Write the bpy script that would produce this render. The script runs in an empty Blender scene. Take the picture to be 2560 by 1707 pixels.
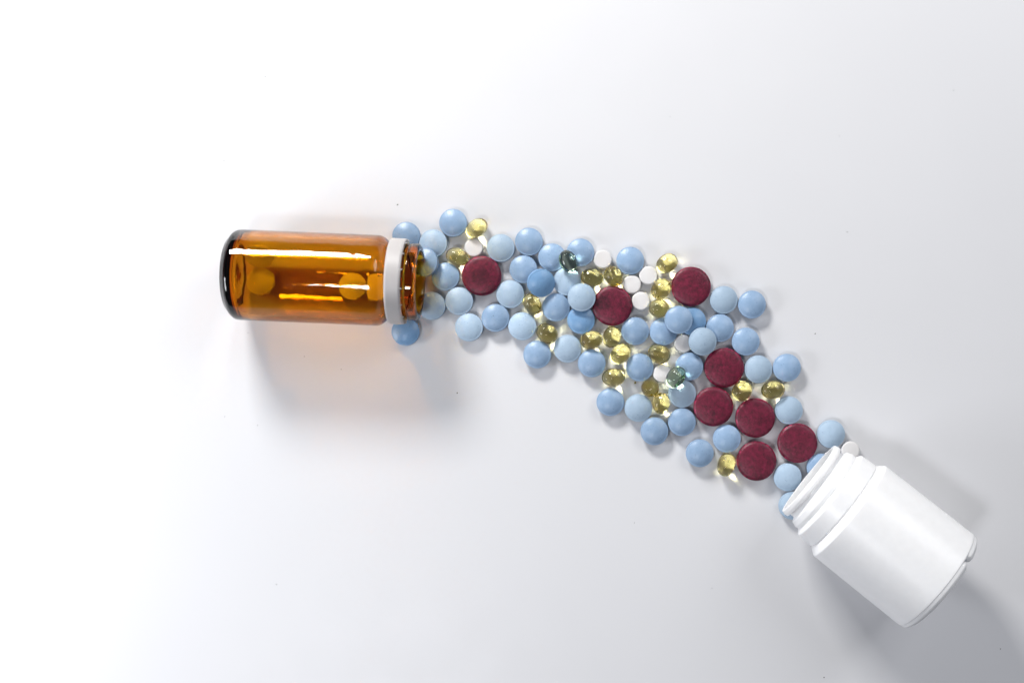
import bpy, bmesh, math, random
import numpy as np
from mathutils import Matrix, Vector, Euler

random.seed(4)
scene = bpy.context.scene
col = scene.collection
MM = 0.001
S = 0.16 * MM            # metres on the table per photograph pixel
NX, NY = 1520.0, 980.0   # photograph pixel straight below the lens
H = 0.528                # lens height above the table


def P(px, py, z=0.0):
    """Point at height z (metres) that the photograph shows at pixel (px, py)."""
    k = S * (1.0 - z / H)
    return Vector(((px - NX) * k, (NY - py) * k, z))


# ------------------------------------------------------------------ camera
cam = bpy.data.cameras.new('camera')
cam.sensor_width = 36.0
cam.lens = 36.0 * H / (2560 * S)
cam.shift_x = (1280 - NX) / 2560
cam.shift_y = (NY - 853.5) / 2560
cam.clip_start = 0.01
cam.clip_end = 20
co = bpy.data.objects.new('camera', cam)
co.location = (0, 0, H)
col.objects.link(co)
scene.camera = co

# ------------------------------------------------------------------ world, lamps, exposure
w = bpy.data.worlds.new('World')
scene.world = w
w.use_nodes = True
bg = w.node_tree.nodes['Background']
bg.inputs['Color'].default_value = (0.80, 0.86, 1.0, 1)
bg.inputs['Strength'].default_value = 0.085


def area_lamp(name, loc, target, sx, sy, watts, color):
    li = bpy.data.lights.new(name, 'AREA')
    li.shape = 'RECTANGLE'
    li.size, li.size_y = sx, sy
    li.energy = watts
    li.color = color
    ob = bpy.data.objects.new(name, li)
    ob.location = loc
    ob.rotation_euler = (Vector(target) - Vector(loc)).to_track_quat('-Z', 'Y').to_euler()
    col.objects.link(ob)
    return ob


area_lamp('softbox_lamp', (-0.29, 0.60, 0.38), (-0.03, 0.03, 0.0), 0.21, 0.14, 6.3, (1.0, 0.985, 0.96))
area_lamp('ceiling_lamp', (-0.27, -0.36, 1.0), (0.0, 0.0, 0.0), 0.16, 0.13, 2.6, (0.95, 0.96, 1.0))
area_lamp('right_fill_lamp', (0.55, 0.50, 0.60), (0.12, 0.0, 0.0), 0.45, 0.45, 2.9, (0.96, 0.97, 1.0))  # soft fill added at the upper right to brighten that side
area_lamp('side_lamp', (-0.47, -0.10, 0.22), (-0.2, -0.03, 0.0), 0.20, 0.12, 1.25, (0.93, 0.95, 1.0))

scene.view_settings.view_transform = 'Standard'
scene.view_settings.look = 'None'
scene.view_settings.exposure = 0.0
scene.view_settings.gamma = 1.0
scene.view_settings.use_curve_mapping = False
cy = scene.cycles
cy.max_bounces = 28
cy.diffuse_bounces = 5
cy.glossy_bounces = 12
cy.transmission_bounces = 24
cy.transparent_max_bounces = 16
cy.caustics_reflective = True
cy.caustics_refractive = True
cy.blur_glossy = 0.0
cy.sample_clamp_indirect = 80.0
cy.volume_bounces = 3
cy.use_denoising = True


# ------------------------------------------------------------------ materials
def mat(name):
    m = bpy.data.materials.new(name)
    m.use_nodes = True
    nt = m.node_tree
    b = nt.nodes['Principled BSDF']
    return m, nt, b


def nd(nt, kind, **kw):
    n = nt.nodes.new(kind)
    for k, v in kw.items():
        if k in n.inputs:
            n.inputs[k].default_value = v
        else:
            setattr(n, k, v)
    return n


def ramp(nt, stops):
    r = nt.nodes.new('ShaderNodeValToRGB')
    e = r.color_ramp.elements
    while len(e) < len(stops):
        e.new(0.5)
    for k, (p, c) in enumerate(stops):
        e[k].position = p
        e[k].color = (*c, 1)
    return r


def coords(nt):
    """Object coordinates shifted by the object's own random number, so no two pieces carry the same grain."""
    tc = nt.nodes.new('ShaderNodeTexCoord')
    oi = nt.nodes.new('ShaderNodeObjectInfo')
    mul = nd(nt, 'ShaderNodeMath', operation='MULTIPLY')
    mul.inputs[1].default_value = 7.3
    nt.links.new(oi.outputs['Random'], mul.inputs[0])
    add = nd(nt, 'ShaderNodeVectorMath', operation='ADD')
    nt.links.new(tc.outputs['Object'], add.inputs[0])
    nt.links.new(mul.outputs[0], add.inputs[1])
    return add.outputs[0]


def bump(nt, b, height, strength, dist):
    bp = nd(nt, 'ShaderNodeBump')
    bp.inputs['Strength'].default_value = strength
    bp.inputs['Distance'].default_value = dist
    nt.links.new(height, bp.inputs['Height'])
    nt.links.new(bp.outputs['Normal'], b.inputs['Normal'])


def table_material():
    m, nt, b = mat('white_laminate')
    tc = nt.nodes.new('ShaderNodeTexCoord')
    n1 = nd(nt, 'ShaderNodeTexNoise', Scale=9.0, Detail=3.0)
    nt.links.new(tc.outputs['Object'], n1.inputs['Vector'])
    r = ramp(nt, [(0.3, (0.685, 0.687, 0.705)), (0.7, (0.70, 0.702, 0.72))])
    nt.links.new(n1.outputs['Fac'], r.inputs['Fac'])
    nt.links.new(r.outputs['Color'], b.inputs['Base Color'])
    n2 = nd(nt, 'ShaderNodeTexNoise', Scale=60.0, Detail=5.0)
    nt.links.new(tc.outputs['Object'], n2.inputs['Vector'])
    r2 = ramp(nt, [(0.3, (0.40, 0.40, 0.40)), (0.7, (0.46, 0.46, 0.46))])
    nt.links.new(n2.outputs['Fac'], r2.inputs['Fac'])
    nt.links.new(r2.outputs['Color'], b.inputs['Roughness'])
    n3 = nd(nt, 'ShaderNodeTexNoise', Scale=1400.0, Detail=2.0)
    nt.links.new(tc.outputs['Object'], n3.inputs['Vector'])
    bump(nt, b, n3.outputs['Fac'], 0.05, 0.00004)
    return m


def blue_material(name, c_lo, c_hi, rough):
    m, nt, b = mat(name)
    v = coords(nt)
    n1 = nd(nt, 'ShaderNodeTexNoise', Scale=420.0, Detail=6.0, Roughness=0.65)
    nt.links.new(v, n1.inputs['Vector'])
    r = ramp(nt, [(0.30, c_lo), (0.70, c_hi)])
    nt.links.new(n1.outputs['Fac'], r.inputs['Fac'])
    # a few pin-prick pores in the coating
    vo = nd(nt, 'ShaderNodeTexVoronoi', Scale=620.0)
    nt.links.new(v, vo.inputs['Vector'])
    rp = ramp(nt, [(0.06, (0.66, 0.69, 0.75)), (0.14, (1, 1, 1))])
    nt.links.new(vo.outputs['Distance'], rp.inputs['Fac'])
    mx = nd(nt, 'ShaderNodeMix', data_type='RGBA', blend_type='MULTIPLY')
    mx.inputs['Factor'].default_value = 1.0
    nt.links.new(r.outputs['Color'], mx.inputs['A'])
    nt.links.new(rp.outputs['Color'], mx.inputs['B'])
    oi = nt.nodes.new('ShaderNodeObjectInfo')
    vr = nd(nt, 'ShaderNodeMapRange')
    vr.inputs['To Min'].default_value = 0.88
    vr.inputs['To Max'].default_value = 1.06
    nt.links.new(oi.outputs['Random'], vr.inputs['Value'])
    hs = nt.nodes.new('ShaderNodeHueSaturation')
    nt.links.new(vr.outputs['Result'], hs.inputs['Value'])
    nt.links.new(mx.outputs['Result'], hs.inputs['Color'])
    nt.links.new(hs.outputs['Color'], b.inputs['Base Color'])
    b.inputs['Roughness'].default_value = rough
    b.inputs['Specular IOR Level'].default_value = 0.45
    n2 = nd(nt, 'ShaderNodeTexNoise', Scale=1500.0, Detail=3.0)
    nt.links.new(v, n2.inputs['Vector'])
    bump(nt, b, n2.outputs['Fac'], 0.6, 0.00014)
    return m


def red_material(name, spot=None):
    m, nt, b = mat(name)
    v = coords(nt)
    n1 = nd(nt, 'ShaderNodeTexNoise', Scale=620.0, Detail=8.0, Roughness=0.75)
    nt.links.new(v, n1.inputs['Vector'])
    r = ramp(nt, [(0.36, (0.065, 0.005, 0.016)), (0.52, (0.135, 0.007, 0.028)), (0.66, (0.21, 0.012, 0.046))])
    nt.links.new(n1.outputs['Fac'], r.inputs['Fac'])
    vo = nd(nt, 'ShaderNodeTexVoronoi', Scale=650.0, feature='DISTANCE_TO_EDGE')
    wn = nd(nt, 'ShaderNodeTexNoise', Scale=900.0, Detail=3.0)
    nt.links.new(v, wn.inputs['Vector'])
    wv = nd(nt, 'ShaderNodeVectorMath', operation='SCALE')
    wv.inputs['Scale'].default_value = 0.0018
    nt.links.new(wn.outputs['Color'], wv.inputs[0])
    wa = nd(nt, 'ShaderNodeVectorMath', operation='ADD')
    nt.links.new(v, wa.inputs[0])
    nt.links.new(wv.outputs[0], wa.inputs[1])
    nt.links.new(wa.outputs[0], vo.inputs['Vector'])
    n4 = nd(nt, 'ShaderNodeTexNoise', Scale=130.0, Detail=2.0)
    nt.links.new(v, n4.inputs['Vector'])
    rc = ramp(nt, [(0.0, (0.3, 0.3, 0.36)), (0.2, (1, 1, 1))])
    nt.links.new(vo.outputs['Distance'], rc.inputs['Fac'])
    rm = ramp(nt, [(0.47, (0, 0, 0)), (0.66, (0.55, 0.55, 0.55))])
    nt.links.new(n4.outputs['Fac'], rm.inputs['Fac'])
    mx = nd(nt, 'ShaderNodeMix', data_type='RGBA', blend_type='MULTIPLY')
    nt.links.new(rm.outputs['Color'], mx.inputs['Factor'])
    nt.links.new(r.outputs['Color'], mx.inputs['A'])
    nt.links.new(rc.outputs['Color'], mx.inputs['B'])
    last = mx.outputs['Result']
    tc = nt.nodes.new('ShaderNodeTexCoord')
    if spot:  # a darker round blotch in the face colour
        sub = nd(nt, 'ShaderNodeVectorMath', operation='DISTANCE')
        sub.inputs[1].default_value = spot[0]
        nt.links.new(tc.outputs['Object'], sub.inputs[0])
        nz = nd(nt, 'ShaderNodeMath', operation='DIVIDE')
        nz.inputs[1].default_value = spot[1]
        nt.links.new(sub.outputs['Value'], nz.inputs[0])
        rs = ramp(nt, [(0.78, (0.62, 0.60, 0.65)), (1.0, (1, 1, 1))])
        nt.links.new(nz.outputs[0], rs.inputs['Fac'])
        m2 = nd(nt, 'ShaderNodeMix', data_type='RGBA', blend_type='MULTIPLY')
        m2.inputs['Factor'].default_value = 1.0
        nt.links.new(last, m2.inputs['A'])
        nt.links.new(rs.outputs['Color'], m2.inputs['B'])
        last = m2.outputs['Result']
    # chalky dust rubbed off along the rim
    sx = nd(nt, 'ShaderNodeSeparateXYZ')
    nt.links.new(tc.outputs['Object'], sx.inputs[0])
    cxy = nd(nt, 'ShaderNodeCombineXYZ')
    nt.links.new(sx.outputs['X'], cxy.inputs['X'])
    nt.links.new(sx.outputs['Y'], cxy.inputs['Y'])
    ln = nd(nt, 'ShaderNodeVectorMath', operation='LENGTH')
    nt.links.new(cxy.outputs[0], ln.inputs[0])
    mr = nd(nt, 'ShaderNodeMapRange')
    mr.inputs['From Min'].default_value = 7.0 * MM
    mr.inputs['From Max'].default_value = 7.6 * MM
    nt.links.new(ln.outputs['Value'], mr.inputs['Value'])
    n5 = nd(nt, 'ShaderNodeTexNoise', Scale=700.0, Detail=4.0)
    nt.links.new(v, n5.inputs['Vector'])
    r5 = ramp(nt, [(0.50, (0, 0, 0)), (0.66, (0.8, 0.8, 0.8))])
    nt.links.new(n5.outputs['Fac'], r5.inputs['Fac'])
    mm = nd(nt, 'ShaderNodeMath', operation='MULTIPLY')
    nt.links.new(mr.outputs['Result'], mm.inputs[0])
    nt.links.new(r5.outputs['Color'], mm.inputs[1])
    m3 = nd(nt, 'ShaderNodeMix', data_type='RGBA')
    nt.links.new(mm.outputs[0], m3.inputs['Factor'])
    nt.links.new(last, m3.inputs['A'])
    m3.inputs['B'].default_value = (0.46, 0.03, 0.10, 1)
    nt.links.new(m3.outputs['Result'], b.inputs['Base Color'])
    b.inputs['Roughness'].default_value = 0.42
    b.inputs['Specular IOR Level'].default_value = 0.5
    n2 = nd(nt, 'ShaderNodeTexNoise', Scale=1300.0, Detail=5.0)
    nt.links.new(v, n2.inputs['Vector'])
    bump(nt, b, n2.outputs['Fac'], 0.5, 0.00022)
    return m


def white_material(name, c, rough, sss, bumpy):
    m, nt, b = mat(name)
    v = coords(nt)
    n1 = nd(nt, 'ShaderNodeTexNoise', Scale=300.0, Detail=4.0)
    nt.links.new(v, n1.inputs['Vector'])
    r = ramp(nt, [(0.3, tuple(x * 0.965 for x in c)), (0.7, c)])
    nt.links.new(n1.outputs['Fac'], r.inputs['Fac'])
    nt.links.new(r.outputs['Color'], b.inputs['Base Color'])
    b.inputs['Roughness'].default_value = rough
    b.inputs['Subsurface Weight'].default_value = sss
    b.inputs['Subsurface Radius'].default_value = (1.0, 0.95, 0.9)
    b.inputs['Subsurface Scale'].default_value = 0.0025
    n2 = nd(nt, 'ShaderNodeTexNoise', Scale=1600.0, Detail=2.0)
    nt.links.new(v, n2.inputs['Vector'])
    bump(nt, b, n2.outputs['Fac'], bumpy, 0.0001)
    return m


def glass_material(name, ior, density, tint, rough=0.0, wavy=0.0, cloud=0.0):
    m, nt, b = mat(name)
    nt.nodes.remove(b)
    out = nt.nodes['Material Output']
    g = nd(nt, 'ShaderNodeBsdfGlass', IOR=ior, Roughness=rough)
    g.inputs['Color'].default_value = (1, 1, 1, 1)
    nt.links.new(g.outputs[0], out.inputs['Surface'])
    va = nd(nt, 'ShaderNodeVolumeAbsorption', Density=density)
    va.inputs['Color'].default_value = (*tint, 1)
    if cloud:      # slightly cloudy oil inside the gelatin skin
        vs = nd(nt, 'ShaderNodeVolumeScatter', Density=cloud, Anisotropy=0.3)
        vs.inputs['Color'].default_value = (1.0, 0.95, 0.62, 1)
        ad = nt.nodes.new('ShaderNodeAddShader')
        nt.links.new(va.outputs[0], ad.inputs[0])
        nt.links.new(vs.outputs[0], ad.inputs[1])
        nt.links.new(ad.outputs[0], out.inputs['Volume'])
    else:
        nt.links.new(va.outputs[0], out.inputs['Volume'])
    if wavy:
        v = coords(nt)
        n = nd(nt, 'ShaderNodeTexNoise', Scale=wavy, Detail=3.0)
        nt.links.new(v, n.inputs['Vector'])
        # handling smudges: patches that scatter the highlight
        n2 = nd(nt, 'ShaderNodeTexNoise', Scale=170.0, Detail=5.0, Roughness=0.7)
        nt.links.new(v, n2.inputs['Vector'])
        rr = ramp(nt, [(0.48, (0.0, 0.0, 0.0)), (0.72, (0.04, 0.04, 0.04))])
        nt.links.new(n2.outputs['Fac'], rr.inputs['Fac'])
        nt.links.new(rr.outputs['Color'], g.inputs['Roughness'])
        bp = nd(nt, 'ShaderNodeBump')
        bp.inputs['Strength'].default_value = 0.25
        bp.inputs['Distance'].default_value = 0.0006
        nt.links.new(n.outputs['Fac'], bp.inputs['Height'])
        nt.links.new(bp.outputs['Normal'], g.inputs['Normal'])
    return m


M_TABLE = table_material()
M_BLUE = [blue_material('blue_coating', (0.245, 0.368, 0.535), (0.29, 0.418, 0.60), 0.34),
          blue_material('pale_blue_coating', (0.35, 0.47, 0.60), (0.40, 0.525, 0.66), 0.5),
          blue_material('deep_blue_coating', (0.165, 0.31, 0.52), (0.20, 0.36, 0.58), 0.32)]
M_RED = red_material('crimson_tablet')
M_RED_SPOT_A = red_material('crimson_tablet_centre_blotch', ((-0.2 * MM, -0.2 * MM, 2.4 * MM), 4.0 * MM))
M_RED_SPOT_B = red_material('crimson_tablet_side_blotch', ((-3.6 * MM, 1.4 * MM, 2.2 * MM), 3.5 * MM))
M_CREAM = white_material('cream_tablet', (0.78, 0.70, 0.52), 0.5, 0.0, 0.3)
M_WHITE = white_material('white_tablet', (0.74, 0.725, 0.72), 0.5, 0.0, 0.3)
M_PLASTIC = white_material('white_bottle_plastic', (0.93, 0.93, 0.935), 0.34, 0.3, 0.03)
M_RING = white_material('frosted_ring_plastic', (0.47, 0.45, 0.445), 0.45, 0.35, 0.1)
M_AMBER = glass_material('amber_glass', 1.51, 1550.0, (0.92, 0.795, 0.0), wavy=120.0)
M_GEL = glass_material('yellow_gel', 1.44, 95.0, (0.99, 0.87, 0.0), cloud=16.0)
M_GEL_SHOW_THROUGH = glass_material('show_through_gel', 1.45, 150.0, (0.70, 0.83, 0.62))  # gel tinted green to imitate blue tablets showing through from below
m_, nt_, b_ = mat('dark_dust')
b_.inputs['Base Color'].default_value = (0.035, 0.028, 0.02, 1)
b_.inputs['Roughness'].default_value = 0.9
M_DUST = m_
m_, nt_, b_ = mat('olive_crumb')
b_.inputs['Base Color'].default_value = (0.22, 0.17, 0.03, 1)
b_.inputs['Roughness'].default_value = 0.7
M_CRUMB = m_


# ------------------------------------------------------------------ mesh helpers
def fillet(pts, n=7, keep=0.18):
    """pts: (x, r, fillet radius). Rounded polyline with support points close to each bend."""
    out = []
    N = len(pts)
    for i, (x, y, f) in enumerate(pts):
        p = Vector((x, y))
        if i in (0, N - 1) or f <= 0:
            out.append(p)
            continue
        a = Vector(pts[i - 1][:2]) - p
        c = Vector(pts[i + 1][:2]) - p
        la, lc = a.length, c.length
        a.normalize()
        c.normalize()
        ang = math.acos(max(-1, min(1, a.dot(c))))
        if ang > math.pi - 0.02:
            out.append(p)
            continue
        t = min(f / math.tan(ang / 2), la * 0.48, lc * 0.48)
        rad = t * math.tan(ang / 2)
        ctr = p + (a + c).normalized() * (rad / math.sin(ang / 2))
        v0 = p + a * t - ctr
        v1 = p + c * t - ctr
        a0 = math.atan2(v0.y, v0.x)
        d = math.atan2(v1.y, v1.x) - a0
        d = (d + math.pi) % (2 * math.pi) - math.pi
        for k in range(n + 1):
            th = a0 + d * k / n
            out.append(ctr + Vector((math.cos(th), math.sin(th))) * rad)
    res = [out[0]]
    for q in out[1:]:
        d = (q - res[-1]).length
        if d > 3.2 * keep:
            s = res[-1].copy()
            res.append(s.lerp(q, keep / d))
            res.append(s.lerp(q, 1 - keep / d))
        if d > 1e-5:
            res.append(q)
    return res


def lathe(name, prof, seg, axis='X', closed=False, wobble=None, arc=None):
    """Revolve (x, r) millimetre points round the local X or Z axis."""
    bm = bmesh.new()
    rings = []
    if arc:
        angs = [arc[0] + (arc[1] - arc[0]) * k / seg for k in range(seg + 1)]
    else:
        angs = [2 * math.pi * k / seg for k in range(seg)]
    for i, p in enumerate(prof):
        x, r = p[0], p[1]
        if r < 1e-6 and not arc:
            co_ = (x, 0, 0) if axis == 'X' else (0, 0, x)
            rings.append([bm.verts.new(Vector(co_) * MM)])
            continue
        ring = []
        for k, a in enumerate(angs):
            xx, rr = (x, r) if wobble is None else wobble(i, x, r, k, a)
            c, s = math.cos(a) * rr, math.sin(a) * rr
            ring.append(bm.verts.new(Vector((xx, s, c) if axis == 'X' else (c, s, xx)) * MM))
        rings.append(ring)
    pairs = list(zip(rings[:-1], rings[1:]))
    if closed:
        pairs.append((rings[-1], rings[0]))
    n = len(angs)
    for A, B in pairs:
        if len(A) == 1 and len(B) == 1:
            continue
        for k in range(n - 1 if arc else n):
            j = (k + 1) % n
            if len(A) == 1:
                bm.faces.new((A[0], B[k], B[j]))
            elif len(B) == 1:
                bm.faces.new((A[k], A[j], B[0]))
            else:
                bm.faces.new((A[k], A[j], B[j], B[k]))
    if arc and closed:
        bm.faces.new([r[0] for r in rings])
        bm.faces.new([r[-1] for r in reversed(rings)])
    bmesh.ops.recalc_face_normals(bm, faces=bm.faces[:])
    for f in bm.faces:
        f.smooth = True
    me = bpy.data.meshes.new(name)
    bm.to_mesh(me)
    bm.free()
    return me


def put(name, me, material, parent=None):
    ob = bpy.data.objects.new(name, me)
    if material is not None and me is not None and not me.materials:
        me.materials.append(material)
    if parent is not None:
        ob.parent = parent
    col.objects.link(ob)
    return ob


def tag(ob, label, cat, group=None):
    ob['label'] = label
    ob['category'] = cat
    if group:
        ob['group'] = group


def empty(name):
    ob = bpy.data.objects.new(name, None)
    ob.empty_display_size = 0.01
    col.objects.link(ob)
    return ob


# ------------------------------------------------------------------ the table
bm = bmesh.new()
bmesh.ops.create_cube(bm, size=1.0)
for v in bm.verts:
    v.co = Vector((v.co.x * 1.5 + 0.0, v.co.y * 1.1, v.co.z * 0.022 - 0.011))
bmesh.ops.bevel(bm, geom=bm.edges[:], offset=0.002, segments=3, affect='EDGES')
me = bpy.data.meshes.new('tabletop')
bm.to_mesh(me)
bm.free()
table = put('tabletop', me, M_TABLE)
table['kind'] = 'structure'

# ------------------------------------------------------------------ tablet shapes
BR, BH = 5.55, 2.45          # blue tablet: radius, half thickness (mm)


def dome(R, edge, top, n=12):
    """Points of a spherical cap from the axis out to (R, edge)."""
    h = top - edge
    rad = (R * R + h * h) / (2 * h)
    return [(top - rad + math.sqrt(rad * rad - (R * k / n) ** 2), R * k / n) for k in range(n + 1)]


up = dome(5.10, 1.06, BH)
blue_half = up + [(1.03, 5.22), (1.02, 5.38), (0.97, 5.47), (0.86, 5.53), (0.70, BR)]
blue_prof = blue_half + [(-x, r) for x, r in reversed(blue_half)]
RR, RH = 7.85, 2.6
red_half = dome(7.0, 2.05, RH, 8) + [(1.96, 7.16), (1.50, 7.62), (1.36, 7.78), (1.20, RR)]
red_prof = red_half + [(-x, r) for x, r in reversed(red_half)]
WR, WH = 3.68, 1.65
white_half = dome(3.20, 1.52, WH, 6) + [(1.48, 3.32), (1.34, 3.52), (1.18, 3.64), (1.02, WR)]
white_prof = white_half + [(-x, r) for x, r in reversed(white_half)]


def tablet_meshes(name, prof, mats, seg):
    res = []
    for m in mats:
        me = lathe(name, prof, seg, 'Z')
        me.materials.append(m)
        res.append(me)
    return res


ME_BLUE = tablet_meshes('blue_tablet', blue_prof, M_BLUE, 56)
ME_RED = tablet_meshes('red_tablet', red_prof, [M_RED, M_RED_SPOT_A, M_RED_SPOT_B], 72)
ME_WHITE = tablet_meshes('white_tablet', white_prof, [M_WHITE], 44)
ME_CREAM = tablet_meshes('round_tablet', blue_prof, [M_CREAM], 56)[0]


def capsule_mesh(material):
    """Soft gel capsule along X, unit half length 1 and half width 1, with its moulded seam."""
    bm = bmesh.new()
    angs = []
    for half in (0, math.pi):
        angs += [half + d for d in (-0.16, -0.09, -0.05, -0.02, 0.02, 0.05, 0.09, 0.16)]
        angs += [half + 0.16 + (math.pi - 0.32) * k / 25 for k in range(1, 25)]
    n = 56
    rings = []
    for i in range(n + 1):
        t = math.pi * i / n
        x, r = -math.cos(t), math.sin(t) ** 0.93
        if i in (0, n):
            rings.append([bm.verts.new((x, 0, 0))])
            continue
        ring = []
        for a in angs:
            d = min(abs((a + math.pi) % (2 * math.pi) - math.pi), abs(a - math.pi))
            rr = r * (1 + 0.042 * math.exp(-(d / 0.045) ** 2))
            ring.append(bm.verts.new((x, math.cos(a) * rr, math.sin(a) * rr)))
        rings.append(ring)
    m = len(angs)
    for A, B in zip(rings[:-1], rings[1:]):
        for k in range(m):
            j = (k + 1) % m
            if len(A) == 1:
                bm.faces.new((A[0], B[k], B[j]))
            elif len(B) == 1:
                bm.faces.new((A[k], A[j], B[0]))
            else:
                bm.faces.new((A[k], A[j], B[j], B[k]))
    bmesh.ops.recalc_face_normals(bm, faces=bm.faces[:])
    for f in bm.faces:
        f.smooth = True
    me = bpy.data.meshes.new('gel_capsule')
    bm.to_mesh(me)
    bm.free()
    me.materials.append(material)
    return me


ME_CAP = capsule_mesh(M_GEL)
ME_CAP_SHOW_THROUGH = capsule_mesh(M_GEL_SHOW_THROUGH)

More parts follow.
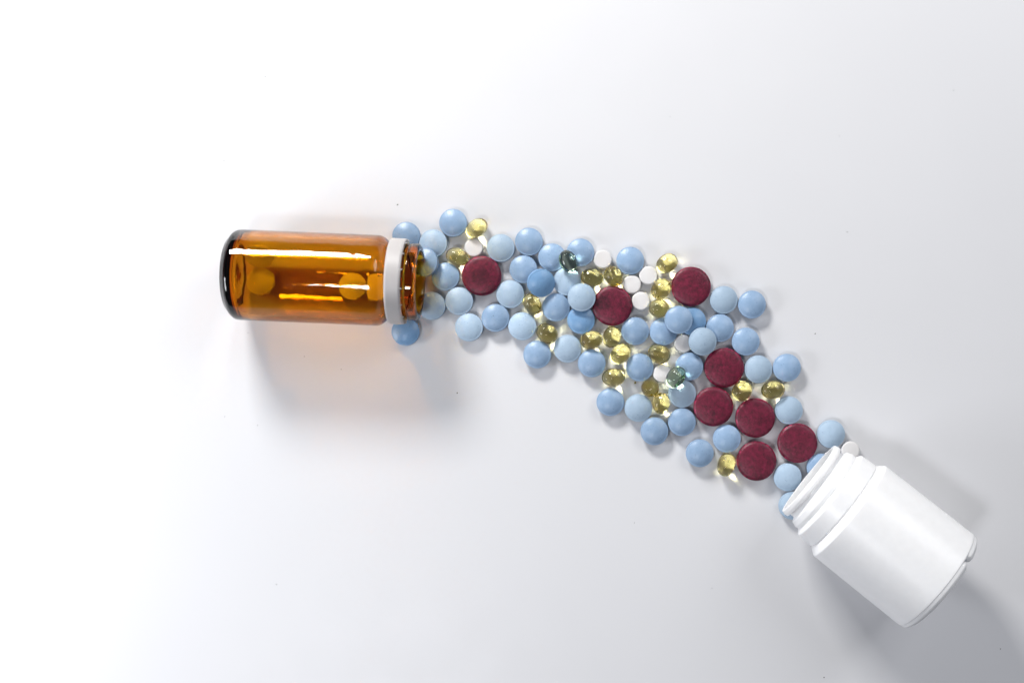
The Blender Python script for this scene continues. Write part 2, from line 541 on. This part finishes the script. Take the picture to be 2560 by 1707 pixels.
# ------------------------------------------------------------------ where everything lies
# blue tablets: id: (px, py, shade 0 blue / 1 pale / 2 deep, layer, tilt degrees, azimuth of the raised side, label)
A = 'the amber bottle'
BLUE = {
 'b1': (1016.8, 590.3, 0, 0, 0, 0, 'blue tablet tucked under the upper side of the bottle\'s frosted plastic ring'),
 'b2': (1082.9, 608.8, 1, 0, 0, 0, 'chalky pale blue tablet between the frosted ring and the topmost blue tablet'),
 'b3': (1133.3, 557.8, 0, 0, 0, 0, 'topmost blue tablet of the whole spill, left of a yellow capsule'),
 'b4': (1062.0, 656.0, 0, 0, 13, 0, 'tilted blue tablet half hidden by the amber bottle\'s mouth, rim showing'),
 'b5': (1114.5, 692.0, 0, 0, 0, 0, 'glossy blue tablet directly left of the leftmost crimson tablet'),
 'b6': (1147.5, 753.0, 1, 0, 0, 0, 'pale blue tablet touching the leftmost crimson tablet from below left'),
 'b7': (1081.0, 764.7, 1, 0, 0, 0, 'pale blue tablet at the lower lip of the amber bottle, tinted yellowish'),
 'b8': (1251.7, 621.2, 1, 0, 0, 0, 'pale blue tablet up and right of the leftmost crimson tablet, on the upper edge'),
 'b9': (1323.1, 605.2, 0, 0, 0, 0, 'glossy blue tablet on the upper edge, first right of the pale one above crimson'),
 'b10': (1308.6, 673.9, 0, 0, 0, 0, 'blue tablet on which a tilted deep blue tablet leans, right of leftmost crimson'),
 'b11': (1379.9, 643.5, 0, 0, 0, 0, 'blue tablet on the left side of the dark green looking capsule'),
 'b12': (1451.9, 631.9, 0, 0, 0, 0, 'blue tablet between the dark green looking capsule and a small white tablet'),
 'b13': (1352.2, 707.3, 2, 1, 21, 143, 'deep blue tablet leaning steeply on its left neighbour, side band showing'),
 'b14': (1275.7, 735.5, 1, 0, 0, 0, 'pale blue tablet touching the leftmost crimson tablet from the lower right'),
 'b15': (1238.9, 794.6, 0, 0, 0, 0, 'blue tablet with one black speck in the middle of its face'),
 'b16': (1172.6, 817.6, 1, 0, 0, 0, 'pale blue tablet at the lower edge, left of the tablet with a black speck'),
 'b17': (1305.9, 815.4, 1, 0, 0, 0, 'pale blue tablet right of the tablet with a black speck'),
 'b18': (1390.5, 768.0, 0, 0, 0, 0, 'blue tablet right of the capsule with a white gleaming seam, below the leaning tablet'),
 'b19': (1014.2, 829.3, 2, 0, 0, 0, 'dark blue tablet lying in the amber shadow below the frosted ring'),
 'b20': (1343.3, 886.0, 0, 0, 0, 0, 'lone blue tablet bulging from the lower edge, below a dark yellow capsule'),
 'b21': (1420.2, 871.1, 1, 0, 0, 0, 'pale blue tablet at the lower edge between two dark yellow capsules'),
 'b22': (1417.5, 704.9, 1, 0, 0, 0, 'pale blue tablet under the tip of the dark green looking capsule'),
 'b23': (1454.0, 743.7, 1, 1, 0, 0, 'pale blue tablet lying on top of others, left of the blotched crimson tablet'),
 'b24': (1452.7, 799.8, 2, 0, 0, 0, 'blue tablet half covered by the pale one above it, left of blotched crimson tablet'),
 'b25': (1576.4, 653.1, 0, 0, 0, 0, 'blue tablet on the upper edge among three small white tablets'),
 'b26': (1809.0, 750.0, 1, 0, 0, 0, 'pale blue tablet touching the right side of the topmost crimson tablet'),
 'b27': (1879.5, 761.5, 0, 0, 0, 0, 'blue tablet at the outer upper right, right of the pale one beside crimson'),
 'b28': (1587.9, 827.9, 0, 0, 0, 0, 'blue tablet at the lower right of the blotched crimson tablet'),
 'b29': (1696.3, 799.8, 0, 1, 0, 0, 'glossy blue tablet lying across two others below the topmost crimson tablet'),
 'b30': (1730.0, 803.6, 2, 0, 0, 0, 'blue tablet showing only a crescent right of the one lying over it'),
 'b31': (1658.8, 828.6, 0, 0, 0, 0, 'blue tablet overlapped at its upper right by the glossy one on top'),
 'b32': (1799.6, 820.2, 0, 0, 0, 0, 'blue tablet overlapped at its lower left by a grey blue tablet'),
 'b33': (1756.3, 853.4, 1, 1, 7, 125, 'grey blue tablet lying on top, partly over a small white tablet'),
 'b34': (1863.9, 853.9, 0, 0, 0, 0, 'blue tablet on the right edge, up and right of the crimson below the grey blue'),
 'b35': (1895.3, 923.0, 1, 0, 0, 0, 'pale blue tablet between a crimson tablet and the rightmost blue tablet of its row'),
 'b36': (1966.6, 919.2, 0, 0, 0, 0, 'blue tablet at the outer right edge, right of a pale one and above a capsule'),
 'b37': (1479.5, 908.2, 0, 0, 0, 0, 'blue tablet under a dark capsule with another yellow capsule at its lower right'),
 'b38': (1599.9, 919.4, 0, 0, 0, 0, 'blue tablet left of the small white tablet beside the grey green looking capsule'),
 'b39': (1723.1, 916.1, 0, 0, 0, 0, 'blue tablet under the upper end of the grey green looking capsule'),
 'b40': (1704.0, 984.5, 1, 0, 0, 0, 'pale blue tablet with a white light patch from the capsule above it'),
 'b41': (1525.9, 1004.9, 0, 0, 0, 0, 'blue tablet at the lower edge, below the lowest yellow capsule on that side'),
 'b42': (1596.3, 1018.9, 1, 0, 0, 0, 'pale blue tablet left of the upright striped yellow capsule'),
 'b43': (1704.5, 1054.6, 0, 0, 0, 0, 'blue tablet directly below the pale blue tablet that carries the light patch'),
 'b44': (1635.9, 1077.6, 0, 0, 0, 0, 'blue tablet on the lower edge, straight below the upright striped yellow capsule'),
 'b45': (1816.8, 1096.0, 0, 0, 0, 0, 'blue tablet among three crimson tablets, above the last yellow capsule'),
 'b46': (1749.2, 1132.2, 0, 0, 0, 0, 'blue tablet on the lower edge left of the last yellow capsule'),
 'b47': (1971.7, 1025.8, 1, 0, 0, 0, 'pale blue tablet above the crimson tablet nearest the white bottle'),
 'b48': (2077.0, 1084.5, 1, 0, 0, 0, 'pale blue tablet on the right, nearest the upper end of the white bottle\'s lip'),
 'b49': (1968.6, 1192.1, 1, 0, 0, 0, 'pale blue tablet between the lowest crimson tablet and the white bottle\'s lip'),
 'b50': (2049.0, 1166.0, 0, 0, 0, 0, 'blue tablet mostly hidden under the middle of the white bottle\'s lip'),
 'b51': (1981.0, 1263.0, 1, 0, 0, 0, 'pale blue tablet under the lower end of the white bottle\'s lip'),
}
RED = {
 'r1': (1204.0, 690.3, 1, 'leftmost crimson tablet, nearest the amber bottle, darker in its centre'),
 'r2': (1531.5, 764.8, 2, 'crimson tablet with a dark round blotch at its left, mid spill'),
 'r3': (1727.4, 716.9, 0, 'topmost crimson tablet on the right half, beside yellow capsules'),
 'r4': (1809.7, 919.2, 0, 'crimson tablet below the grey blue tablet, uppermost of the lower right cluster'),
 'r5': (1783.2, 1016.1, 0, 'crimson tablet touching the one above it, right of a pale blue tablet'),
 'r6': (1887.5, 1044.2, 0, 'crimson tablet in the middle of the lower right cluster, just below a yellow capsule'),
 'r7': (1994.9, 1108.7, 0, 'rightmost crimson tablet, nearest the white bottle, with crumbly rim'),
 'r8': (1890.8, 1151.6, 0, 'lowest crimson tablet, right of the last yellow capsule'),
}
WHITE = {
 'w1': (1184.7, 619.5, 0, 'small white tablet between two yellow capsules above the leftmost crimson tablet'),
 'w2': (1506.8, 649.8, 0, 'small white tablet on the upper edge between two blue tablets'),
 'w3': (1579.7, 711.8, 0, 'small white tablet touching the blotched crimson tablet\'s upper right side'),
 'w4': (1621.0, 689.6, 0, 'small white tablet of the trio nearest the topmost crimson tablet\'s capsules'),
 'w5': (1602.7, 753.4, 0, 'small white tablet directly right of the blotched crimson tablet'),
 'w6': (1707.0, 858.7, 0, 'small white tablet half covered by the grey blue tablet'),
 'w7': (1655.0, 934.0, 0, 'small white tablet partly under the grey green looking capsule'),
 'w8': (2125.0, 1125.7, 0, 'off white small tablet peeking out beside the white bottle\'s neck'),
}
# capsules: px, py, length px, width px, direction degrees, seam roll degrees, layer, pitch, label
CAPS = {
 'c1': (1191.3, 571.2, 60, 44, 35, 62, 0, 0, 'yellow gel capsule right of the topmost blue tablet'),
 'c2': (1143.2, 641.8, 58, 43, -19, 128, 0, 0, 'yellow gel capsule touching the leftmost crimson tablet from the upper left'),
 'c3': (1420.3, 653.1, 57, 43, 112, 20, 1, 0, 'dark green looking gel capsule resting on top of three blue tablets'),
 'c4': (1480.0, 693.9, 58, 43, -10, 50, 0, 0, 'olive yellow gel capsule right of the dark green looking one'),
 'c5': (1533.0, 689.6, 54, 45, -52, 92, 0, 0, 'gel capsule with a diagonal dark seam just above the blotched crimson tablet'),
 'c6': (1667.5, 659.0, 58, 45, 33, 15, 0, 0, 'bright yellow gel capsule at the upper left of the topmost crimson tablet'),
 'c7': (1651.7, 722.0, 55, 47, 50, 88, 0, 0, 'gel capsule with a fine seam touching the topmost crimson tablet\'s left side'),
 'c8': (1647.3, 771.7, 52, 46, -8, 30, 0, 0, 'gel capsule right of a small white tablet, third down beside topmost crimson tablet'),
 'c9': (1331.0, 760.4, 56, 43, -58, 95, 0, 0, 'gel capsule with a white gleaming seam between pale and blue tablets'),
 'c10': (1367.5, 833.5, 57, 46, -32, 10, 0, 0, 'dark yellow gel capsule above the lone blue tablet at the lower edge'),
 'c11': (1476.9, 850.3, 57, 43, 12, 5, 0, 0, 'dark amber yellow gel capsule below the half covered blue tablet'),
 'c12': (1529.7, 842.7, 55, 44, 75, 8, 0, 0, 'upright yellow gel capsule directly below the blotched crimson tablet'),
 'c13': (1550.9, 885.3, 58, 45, 40, 70, 0, 0, 'brightest glowing yellow gel capsule, in the middle of the spill'),
 'c14': (1647.9, 884.0, 58, 45, -25, 0, 0, 0, 'dark yellow gel capsule above a small white tablet, with golden rim'),
 'c15': (1533.6, 943.2, 59, 43, 4, 12, 0, 0, 'level dark yellow gel capsule at the lower edge, above a blue tablet'),
 'c16': (1624.4, 969.7, 50, 44, -55, 90, 0, 52, 'round looking gel capsule standing on end, with diagonal seam'),
 'c17': (1653.7, 1007.4, 54, 43, 82, 90, 0, 0, 'upright striped yellow gel capsule right of a pale blue tablet'),
 'c18': (1689.4, 942.9, 59, 45, 52, 80, 1, 0, 'grey green looking gel capsule resting on blue and white tablets'),
 'c19': (1855.1, 977.3, 54, 47, 45, 5, 0, 0, 'yellow gel capsule among three crimson tablets'),
 'c20': (1932.1, 974.8, 60, 45, 4, 15, 0, 0, 'level yellow gel capsule on the right edge below two blue tablets'),
 'c21': (1816.0, 1161.0, 60, 45, 72, 60, 0, 0, 'last yellow gel capsule on the lower edge, left of the lowest crimson tablet'),
}

items = {}
for k, (px, py, sh, lay, tilt, az, lab) in BLUE.items():
    items[k] = dict(kind='b', px=px, py=py, zc=BH, lay=lay, tilt=tilt, az=az)
for k, (px, py, sh, lab) in RED.items():
    items[k] = dict(kind='r', px=px, py=py, zc=RH, lay=0, tilt=0, az=0)
for k, (px, py, sh, lab) in WHITE.items():
    items[k] = dict(kind='w', px=px, py=py, zc=WH, lay=0, tilt=0, az=0)
for k, (px, py, L, W, d, roll, lay, pitch, lab) in CAPS.items():
    zc = W * 0.16 * 0.985 / 2
    items[k] = dict(kind='c', px=px, py=py, zc=zc, lay=lay, tilt=0, az=0,
                    a=L * 0.16 * 0.985 / 2, b=zc, d=math.radians(d), pitch=math.radians(pitch), roll=math.radians(roll))
for it in items.values():
    if it['kind'] == 'c' and it['pitch']:
        it['zc'] = math.hypot(it['a'] * math.sin(it['pitch']), it['b'] * math.cos(it['pitch']))
    p = P(it['px'], it['py'], it['zc'] * MM)
    it['x'], it['y'] = p.x * 1000, p.y * 1000

RAD = {'b': BR, 'r': RR, 'w': WR}


def reach(it, ang):
    if it['kind'] != 'c':
        return RAD[it['kind']]
    a = math.hypot(it['a'] * math.cos(it['pitch']), it['b'] * math.sin(it['pitch']))
    c, s = math.cos(ang - it['d']), math.sin(ang - it['d'])
    return a * it['b'] / math.hypot(it['b'] * c, a * s)


keys = [k for k, it in items.items() if it['lay'] == 0 and it['tilt'] == 0]
for _ in range(40):           # neighbours lying on the table touch but do not cut into each other
    for i, k1 in enumerate(keys):
        for k2 in keys[i + 1:]:
            p, q = items[k1], items[k2]
            dx, dy = q['x'] - p['x'], q['y'] - p['y']
            d = math.hypot(dx, dy)
            if d > 17 or d < 1e-6:
                continue
            ang = math.atan2(dy, dx)
            ov = reach(p, ang) + reach(q, ang + math.pi) + 0.03 - d
            if ov > 0:
                ux, uy = dx / d * ov * 0.3, dy / d * ov * 0.3
                p['x'] -= ux; p['y'] -= uy
                q['x'] += ux; q['y'] += uy

HALF = {'b': blue_half, 'r': red_half, 'w': white_half}


def top_at(it, x, y):
    dx, dy = x - it['x'], y - it['y']
    if it['kind'] == 'c':
        c, s = math.cos(it['d']), math.sin(it['d'])
        u, v = (dx * c + dy * s) / it['a'], (-dx * s + dy * c) / it['b']
        q = 1 - u * u - v * v
        return it['zc'] + it['b'] * math.sqrt(q) if q > 0 else None
    r = math.hypot(dx, dy)
    pr = HALF[it['kind']]
    if r > RAD[it['kind']]:
        return None
    return it['zc'] + float(np.interp(r, [q[1] for q in pr], [q[0] for q in pr]))


def local_points(it):
    if it['kind'] == 'c':
        M = Matrix.Rotation(it['d'], 3, 'Z')
        return [M @ Vector((it['a'] * math.cos(t), it['b'] * math.sin(t) * math.cos(f), it['b'] * math.sin(t) * math.sin(f)))
                for t in np.linspace(0, math.pi, 25) for f in np.linspace(math.pi, 2 * math.pi, 17)]
    M = tilt_matrix(it)
    return [M @ Vector((r * math.cos(t), r * math.sin(t), -z)) for z, r in HALF[it['kind']] for t in np.linspace(0, 2 * math.pi, 49)]


def tilt_matrix(it):
    if not it['tilt']:
        return Matrix.Identity(3)
    az = math.radians(it['az'])
    return Matrix.Rotation(math.radians(it['tilt']), 3, Vector((math.sin(az), -math.cos(az), 0)))


def settle(k):
    it = items[k]
    pts = local_points(it)
    for _ in range(3):
        zc = max(-p.z for p in pts) + 0.01
        for k2 in settled:
            o = items[k2]
            if math.hypot(o['x'] - it['x'], o['y'] - it['y']) > 16:
                continue
            for p in pts:
                t = top_at(o, it['x'] + p.x, it['y'] + p.y)
                if t is not None:
                    zc = max(zc, t - p.z + 0.01)
        it['zc'] = zc
        q = P(it['px'], it['py'], zc * MM)
        it['x'], it['y'] = q.x * 1000, q.y * 1000


settled = list(keys)
for k in ('b4', 'b13', 'b23', 'b29', 'b33', 'c3', 'c18'):
    settle(k)
    settled.append(k)


# ------------------------------------------------------------------ amber bottle
def basis(xdir, loc):
    x = xdir.normalized()
    y = Vector((0, 0, 1)).cross(x).normalized()
    z = x.cross(y)
    M = Matrix((x, y, z)).transposed().to_4x4()
    M.translation = loc
    return M


AR = 17.5
ax0 = P(578, 686, AR * MM)
ax1 = P(952, 701.5, AR * MM)
adir = (ax1 - ax0)
adir.z = 0
adir.normalize()
base_pt = P(575, 686, AR * MM)
amber = empty('amber_bottle')
amber_M = basis(adir, base_pt)
amber.matrix_world = amber_M
tag(amber, 'amber glass medicine bottle lying on its side, open mouth facing the tablets', 'bottle')
ax = lambda px: ((P(px, 700, AR * MM) - base_pt).dot(adir)) * 1000
AL = ax(1051)                      # length, base to lip
SH = ax(950)                       # where the shoulder starts
prof = [(1.0, 0, 0), (0.9, 9.5, 1.5), (0.0, 12.0, 1.0), (0.0, 14.2, 2.0), (2.6, 17.4, 3.2), (6.0, AR, 2.0), (SH + 0.8, AR, 4.5),
        (SH + 3.9, 14.4, 1.6), (AL - 6.2, 14.3, 0.4), (AL - 5.6, 13.9, 0.5), (AL - 4.6, 14.0, 0.6), (AL - 4.0, 15.0, 0.8), (AL, 15.0, 1.7),
        (AL, 11.9, 1.2), (AL - 6, 11.8, 3.0), (SH + 3.4, 11.8, 2.5), (SH - 0.6, 15.3, 4.0), (9.0, 15.4, 2.0), (4.2, 15.0, 3.4),
        (3.4, 8.0, 3.0), (4.0, 0, 0)]
amber_prof = fillet(prof, 8)


def stipple(i, x, r, k, a):
    if x < 0.5 and 12.3 < r < 14.3 and k % 2:
        return x - 0.16, r
    return x, r


glass = put('glass_body', lathe('glass_body', amber_prof, 144, 'X', wobble=stipple), M_AMBER, amber)
c0, c1 = ax(965.5) + 1.7, ax(1003) + 2.0
rp = fillet([(c0, 14.55, 0.2), (c0, 16.3, 0.35), (c0 + 0.8, 16.6, 0.8), (c1 - 0.7, 16.55, 0.8), (c1, 16.2, 0.3), (c1, 14.55, 0.2), (c0, 14.55, 0)], 4)
ring = put('tamper_ring', lathe('tamper_ring', rp[:-1], 112, 'X', closed=True), M_RING, amber)
bm = bmesh.new()
bmesh.ops.create_cone(bm, cap_ends=True, segments=7, radius1=0.42 * MM, radius2=0.16 * MM, depth=0.9 * MM)
for v in bm.verts:
    v.co += Vector((random.uniform(-.07, .07), random.uniform(-.07, .07), random.uniform(-.08, .08))) * MM
tab_me = bpy.data.meshes.new('torn_tab')
bm.to_mesh(tab_me)
bm.free()
for deg in (-62, -38, -14, 12, 37, 63, 90, 130, 180, 230, -90):
    t = put('torn_tab', tab_me, M_RING, ring)
    a = math.radians(deg)
    t.location = Vector((c1 + 0.35, math.sin(a) * 15.85, math.cos(a) * 15.85)) * MM
    t.rotation_euler = (random.uniform(-.4, .4), math.pi / 2 + random.uniform(-.3, .3), 0)

# ------------------------------------------------------------------ white bottle
wdir2 = Vector((0.781, -0.624, 0.0)).normalized()
WT = math.radians(4.5)
WBR = 22.0
lip_z = WBR * math.cos(WT) - 19.6 * math.sin(WT) + 0.02
lip_pt = P(2021, 1195, lip_z * MM)
wdir = Vector((wdir2.x * math.cos(WT), wdir2.y * math.cos(WT), math.sin(WT)))
white_bottle = empty('white_bottle')
white_bottle.matrix_world = basis(wdir, lip_pt)
tag(white_bottle, 'empty white plastic pill jar tipped over, open neck facing the tablets', 'bottle')
WL = 61.6
bprof = fillet([(0.4, 14.85, 0.1), (0.4, 15.1, 0.1), (8.9, 15.3, 0.3), (16.4, 18.6, 0.6), (17.35, 19.35, 0.2), (17.5, 20.0, 0.3), (19.8, WBR, 0.9), (40, WBR + 0.15, 0), (WL, WBR + 0.25, 0.55),
                (WL + 0.05, 19.5, 0.4), (WL + 0.9, 17.5, 1.0), (WL + 0.2, 12, 1.0), (WL - 1.0, 0, 0)], 6)
iprof = fillet([(WL - 2.4, 0, 0), (WL - 2.2, 19.8, 3.0), (22.0, 20.2, 2.0), (18.0, 14.9, 2.0), (0.4, 14.85, 0)], 6)
put('body', lathe('body', bprof[:] + [], 128, 'X'), M_PLASTIC, white_bottle)
put('inner_wall', lathe('inner_wall', iprof, 96, 'X'), M_PLASTIC, white_bottle)
lp = fillet([(0, 14.75, 0.3), (0, 16.1, 0.4), (1.5, 16.5, 0.4), (2.7, 16.4, 0.3), (3.0, 15.15, 0.2), (3.0, 14.75, 0.2), (0, 14.75, 0)], 5)
put('lip', lathe('lip', lp[:-1], 112, 'X', closed=True), M_PLASTIC, white_bottle)


def thread(i, x, r, k, a):
    return x - 0.5 * math.cos(a - 0.4) * (1 if x < 7 else 0.25), r


tp = fillet([(4.6, 15.0, 0.1), (5.4, 16.9, 0.6), (7.6, 17.7, 0.9), (9.2, 17.5, 0.4), (9.3, 15.0, 0.1), (4.6, 15.0, 0)], 5)
put('screw_thread', lathe('screw_thread', tp[:-1], 100, 'X', closed=True, wobble=thread), M_PLASTIC, white_bottle)
nb = fillet([(9.0, 15.2, 0.2), (9.1, 17.6, 0.3), (10.3, 19.45, 0.9), (16.9, 19.75, 0.4), (17.1, 18.4, 0.2), (9.0, 15.2, 0)], 5)
put('neck_band', lathe('neck_band', nb[:-1], 112, 'X', closed=True), M_PLASTIC, white_bottle)
# foot ring of the base: rounded segments with gaps between them
fp = fillet([(WL - 0.4, 17.6, 0.2), (WL - 0.4, 22.12, 0.2), (WL + 1.4, 21.9, 1.2), (WL + 2.6, 20.4, 1.2), (WL + 2.6, 18.6, 0.9), (WL + 1.2, 17.6, 0.6), (WL - 0.4, 17.6, 0)], 5)
for a0, a1 in ((36.0, 208), (213, 391.8)):
    a0, a1 = math.radians(a0), math.radians(a1)

    def taper(i, x, r, k, a, a0=a0, a1=a1):
        e = min(a - a0, a1 - a) / math.radians(7.0)
        s = math.sqrt(max(0.0, 1 - (1 - min(1, e)) ** 2)) if e < 1 else 1.0
        s = 0.18 + 0.82 * s
        return WL - 0.4 + (x - WL + 0.4) * s, 19.5 + (r - 19.5) * (0.55 + 0.45 * s)
    seg = 84
    put('foot_ring', lathe('foot_ring', fp[:-1], seg, 'X', closed=True, arc=(a0, a1), wobble=taper), M_PLASTIC, white_bottle)

# ------------------------------------------------------------------ tablets and capsules
for k, (px, py, sh, lay, tilt, az, lab) in BLUE.items():
    it = items[k]
    ob = put('blue_tablet', ME_BLUE[sh], None)
    M = tilt_matrix(it) @ Matrix.Rotation(random.uniform(0, 6.28), 3, 'Z')
    ob.matrix_world = Matrix.Translation(Vector((it['x'], it['y'], it['zc'])) * MM) @ M.to_4x4()
    tag(ob, lab, 'tablet', 'round blue tablets')
for k, (px, py, sh, lab) in RED.items():
    it = items[k]
    ob = put('red_tablet', ME_RED[sh], None)
    ob.location = Vector((it['x'], it['y'], it['zc'])) * MM
    ob.rotation_euler = (0, 0, random.uniform(0, 6.28) if sh == 0 else 0)
    tag(ob, lab, 'tablet', 'large crimson tablets')
for k, (px, py, sh, lab) in WHITE.items():
    it = items[k]
    ob = put('white_tablet', ME_WHITE[0], None)
    ob.location = Vector((it['x'], it['y'], it['zc'])) * MM
    ob.rotation_euler = (0, 0, random.uniform(0, 6.28))
    tag(ob, lab, 'tablet', 'small white tablets')
for k, (px, py, L, W, d, roll, lay, pitch, lab) in CAPS.items():
    it = items[k]
    ob = put('gel_capsule', ME_CAP_SHOW_THROUGH if k in ('c3', 'c18') else ME_CAP, None)
    M = Matrix.Rotation(it['d'], 3, 'Z') @ Matrix.Rotation(-it['pitch'], 3, 'Y') @ Matrix.Rotation(it['roll'], 3, 'X')
    ob.matrix_world = (Matrix.Translation(Vector((it['x'], it['y'], it['zc'] + 0.03)) * MM) @ M.to_4x4()
                       @ Matrix.Diagonal((it['a'] * MM, it['b'] * MM, it['b'] * MM, 1)))
    tag(ob, lab, 'capsule', 'oval gel capsules')

# tablets still inside the amber bottle: pixel along the bottle, angle round the inner wall
for px, phi, sh, lab in (
        (655, -7, 0, 'tablet inside the amber bottle, brightest one at the base end'),
        (654, 47, 2, 'dim tablet inside the amber bottle, leaning on the wall behind the base end one'),
        (884.5, -9, 0, 'tablet inside the amber bottle near the shoulder, whole face visible'),
        (955, -11, 0, 'tablet inside the amber bottle, half hidden by the frosted ring')):
    ob = put('round_tablet', ME_CREAM, None)
    p = P(px, 700, 5 * MM)
    along = (p - base_pt).dot(adir) * 1000
    a = math.radians(phi)
    rr = 15.35 - BH - 1.05        # the rim corners, not the dome, touch the curved wall
    local = Matrix.Translation(Vector((along, math.sin(a) * rr, -math.cos(a) * rr)) * MM) @ Matrix.Rotation(a, 4, 'X')
    ob.matrix_world = amber_M @ local
    tag(ob, lab, 'tablet', 'tablets left in the amber bottle')

# ------------------------------------------------------------------ dust and a crumb
bm = bmesh.new()
DUST = [(994, 512, 0.5, 0.28, 30), (1143, 982, 0.30, 0.42, 0), (663, 193, 0.26, 0.22, 0), (560, 403, 0.24, 0.2, 0), (691, 1460, 0.26, 0.22, 10),
        (761, 891, 0.3, 0.16, 0), (853, 923, 0.22, 0.22, 0), (2038, 834, 0.42, 0.22, 30), (2118, 580, 0.22, 0.22, 0), (644, 1063, 0.2, 0.18, 0),
        (562, 1041, 0.18, 0.18, 0), (2501, 1621, 0.3, 0.26, 0), (2060, 1692, 0.36, 0.3, 40), (1780, 1470, 0.2, 0.16, 0), (620, 832, 0.2, 0.2, 0),
        (2098, 341, 0.16, 0.12, 0), (1586, 1306, 0.2, 0.16, 0), (2384, 227, 0.14, 0.3, 0), (1675, 293, 0.16, 0.12, 0)]
for px, py, a, b, rot in DUST:
    p = P(px, py)
    M = Matrix.Translation(p + Vector((0, 0, 0.07 * MM))) @ Matrix.Rotation(math.radians(rot), 4, 'Z') @ Matrix.Diagonal((a * MM * 0.8, b * MM * 0.8, 0.08 * MM, 1))
    bmesh.ops.create_icosphere(bm, subdivisions=1, radius=1.0, matrix=M)
me = bpy.data.meshes.new('dust')
bm.to_mesh(me)
bm.free()
dust = put('dust', me, M_DUST)
dust['kind'] = 'stuff'
tag(dust, 'tiny dark specks of dust scattered over the white tabletop', 'dust')
sp = items['b15']
bm = bmesh.new()
bmesh.ops.create_icosphere(bm, subdivisions=1, radius=0.16 * MM)
me = bpy.data.meshes.new('speck')
bm.to_mesh(me)
bm.free()
ob = put('speck', me, M_DUST)
ob.location = Vector((sp['x'] - 0.7, sp['y'] + 0.75, sp['zc'] + BH - 0.03)) * MM
tag(ob, 'single black speck on the face of a blue tablet', 'speck')
bm = bmesh.new()
bmesh.ops.create_icosphere(bm, subdivisions=1, radius=0.55 * MM)
for v in bm.verts:
    v.co *= random.uniform(0.7, 1.15)
    v.co.z *= 0.55
me = bpy.data.meshes.new('crumb')
bm.to_mesh(me)
bm.free()
ob = put('crumb', me, M_CRUMB)
ob.location = P(1588, 957) + Vector((0, 0, 0.3 * MM))
tag(ob, 'small olive crumb on the table between a blue tablet and the standing capsule', 'crumb')
bpy.context.view_layer.update()
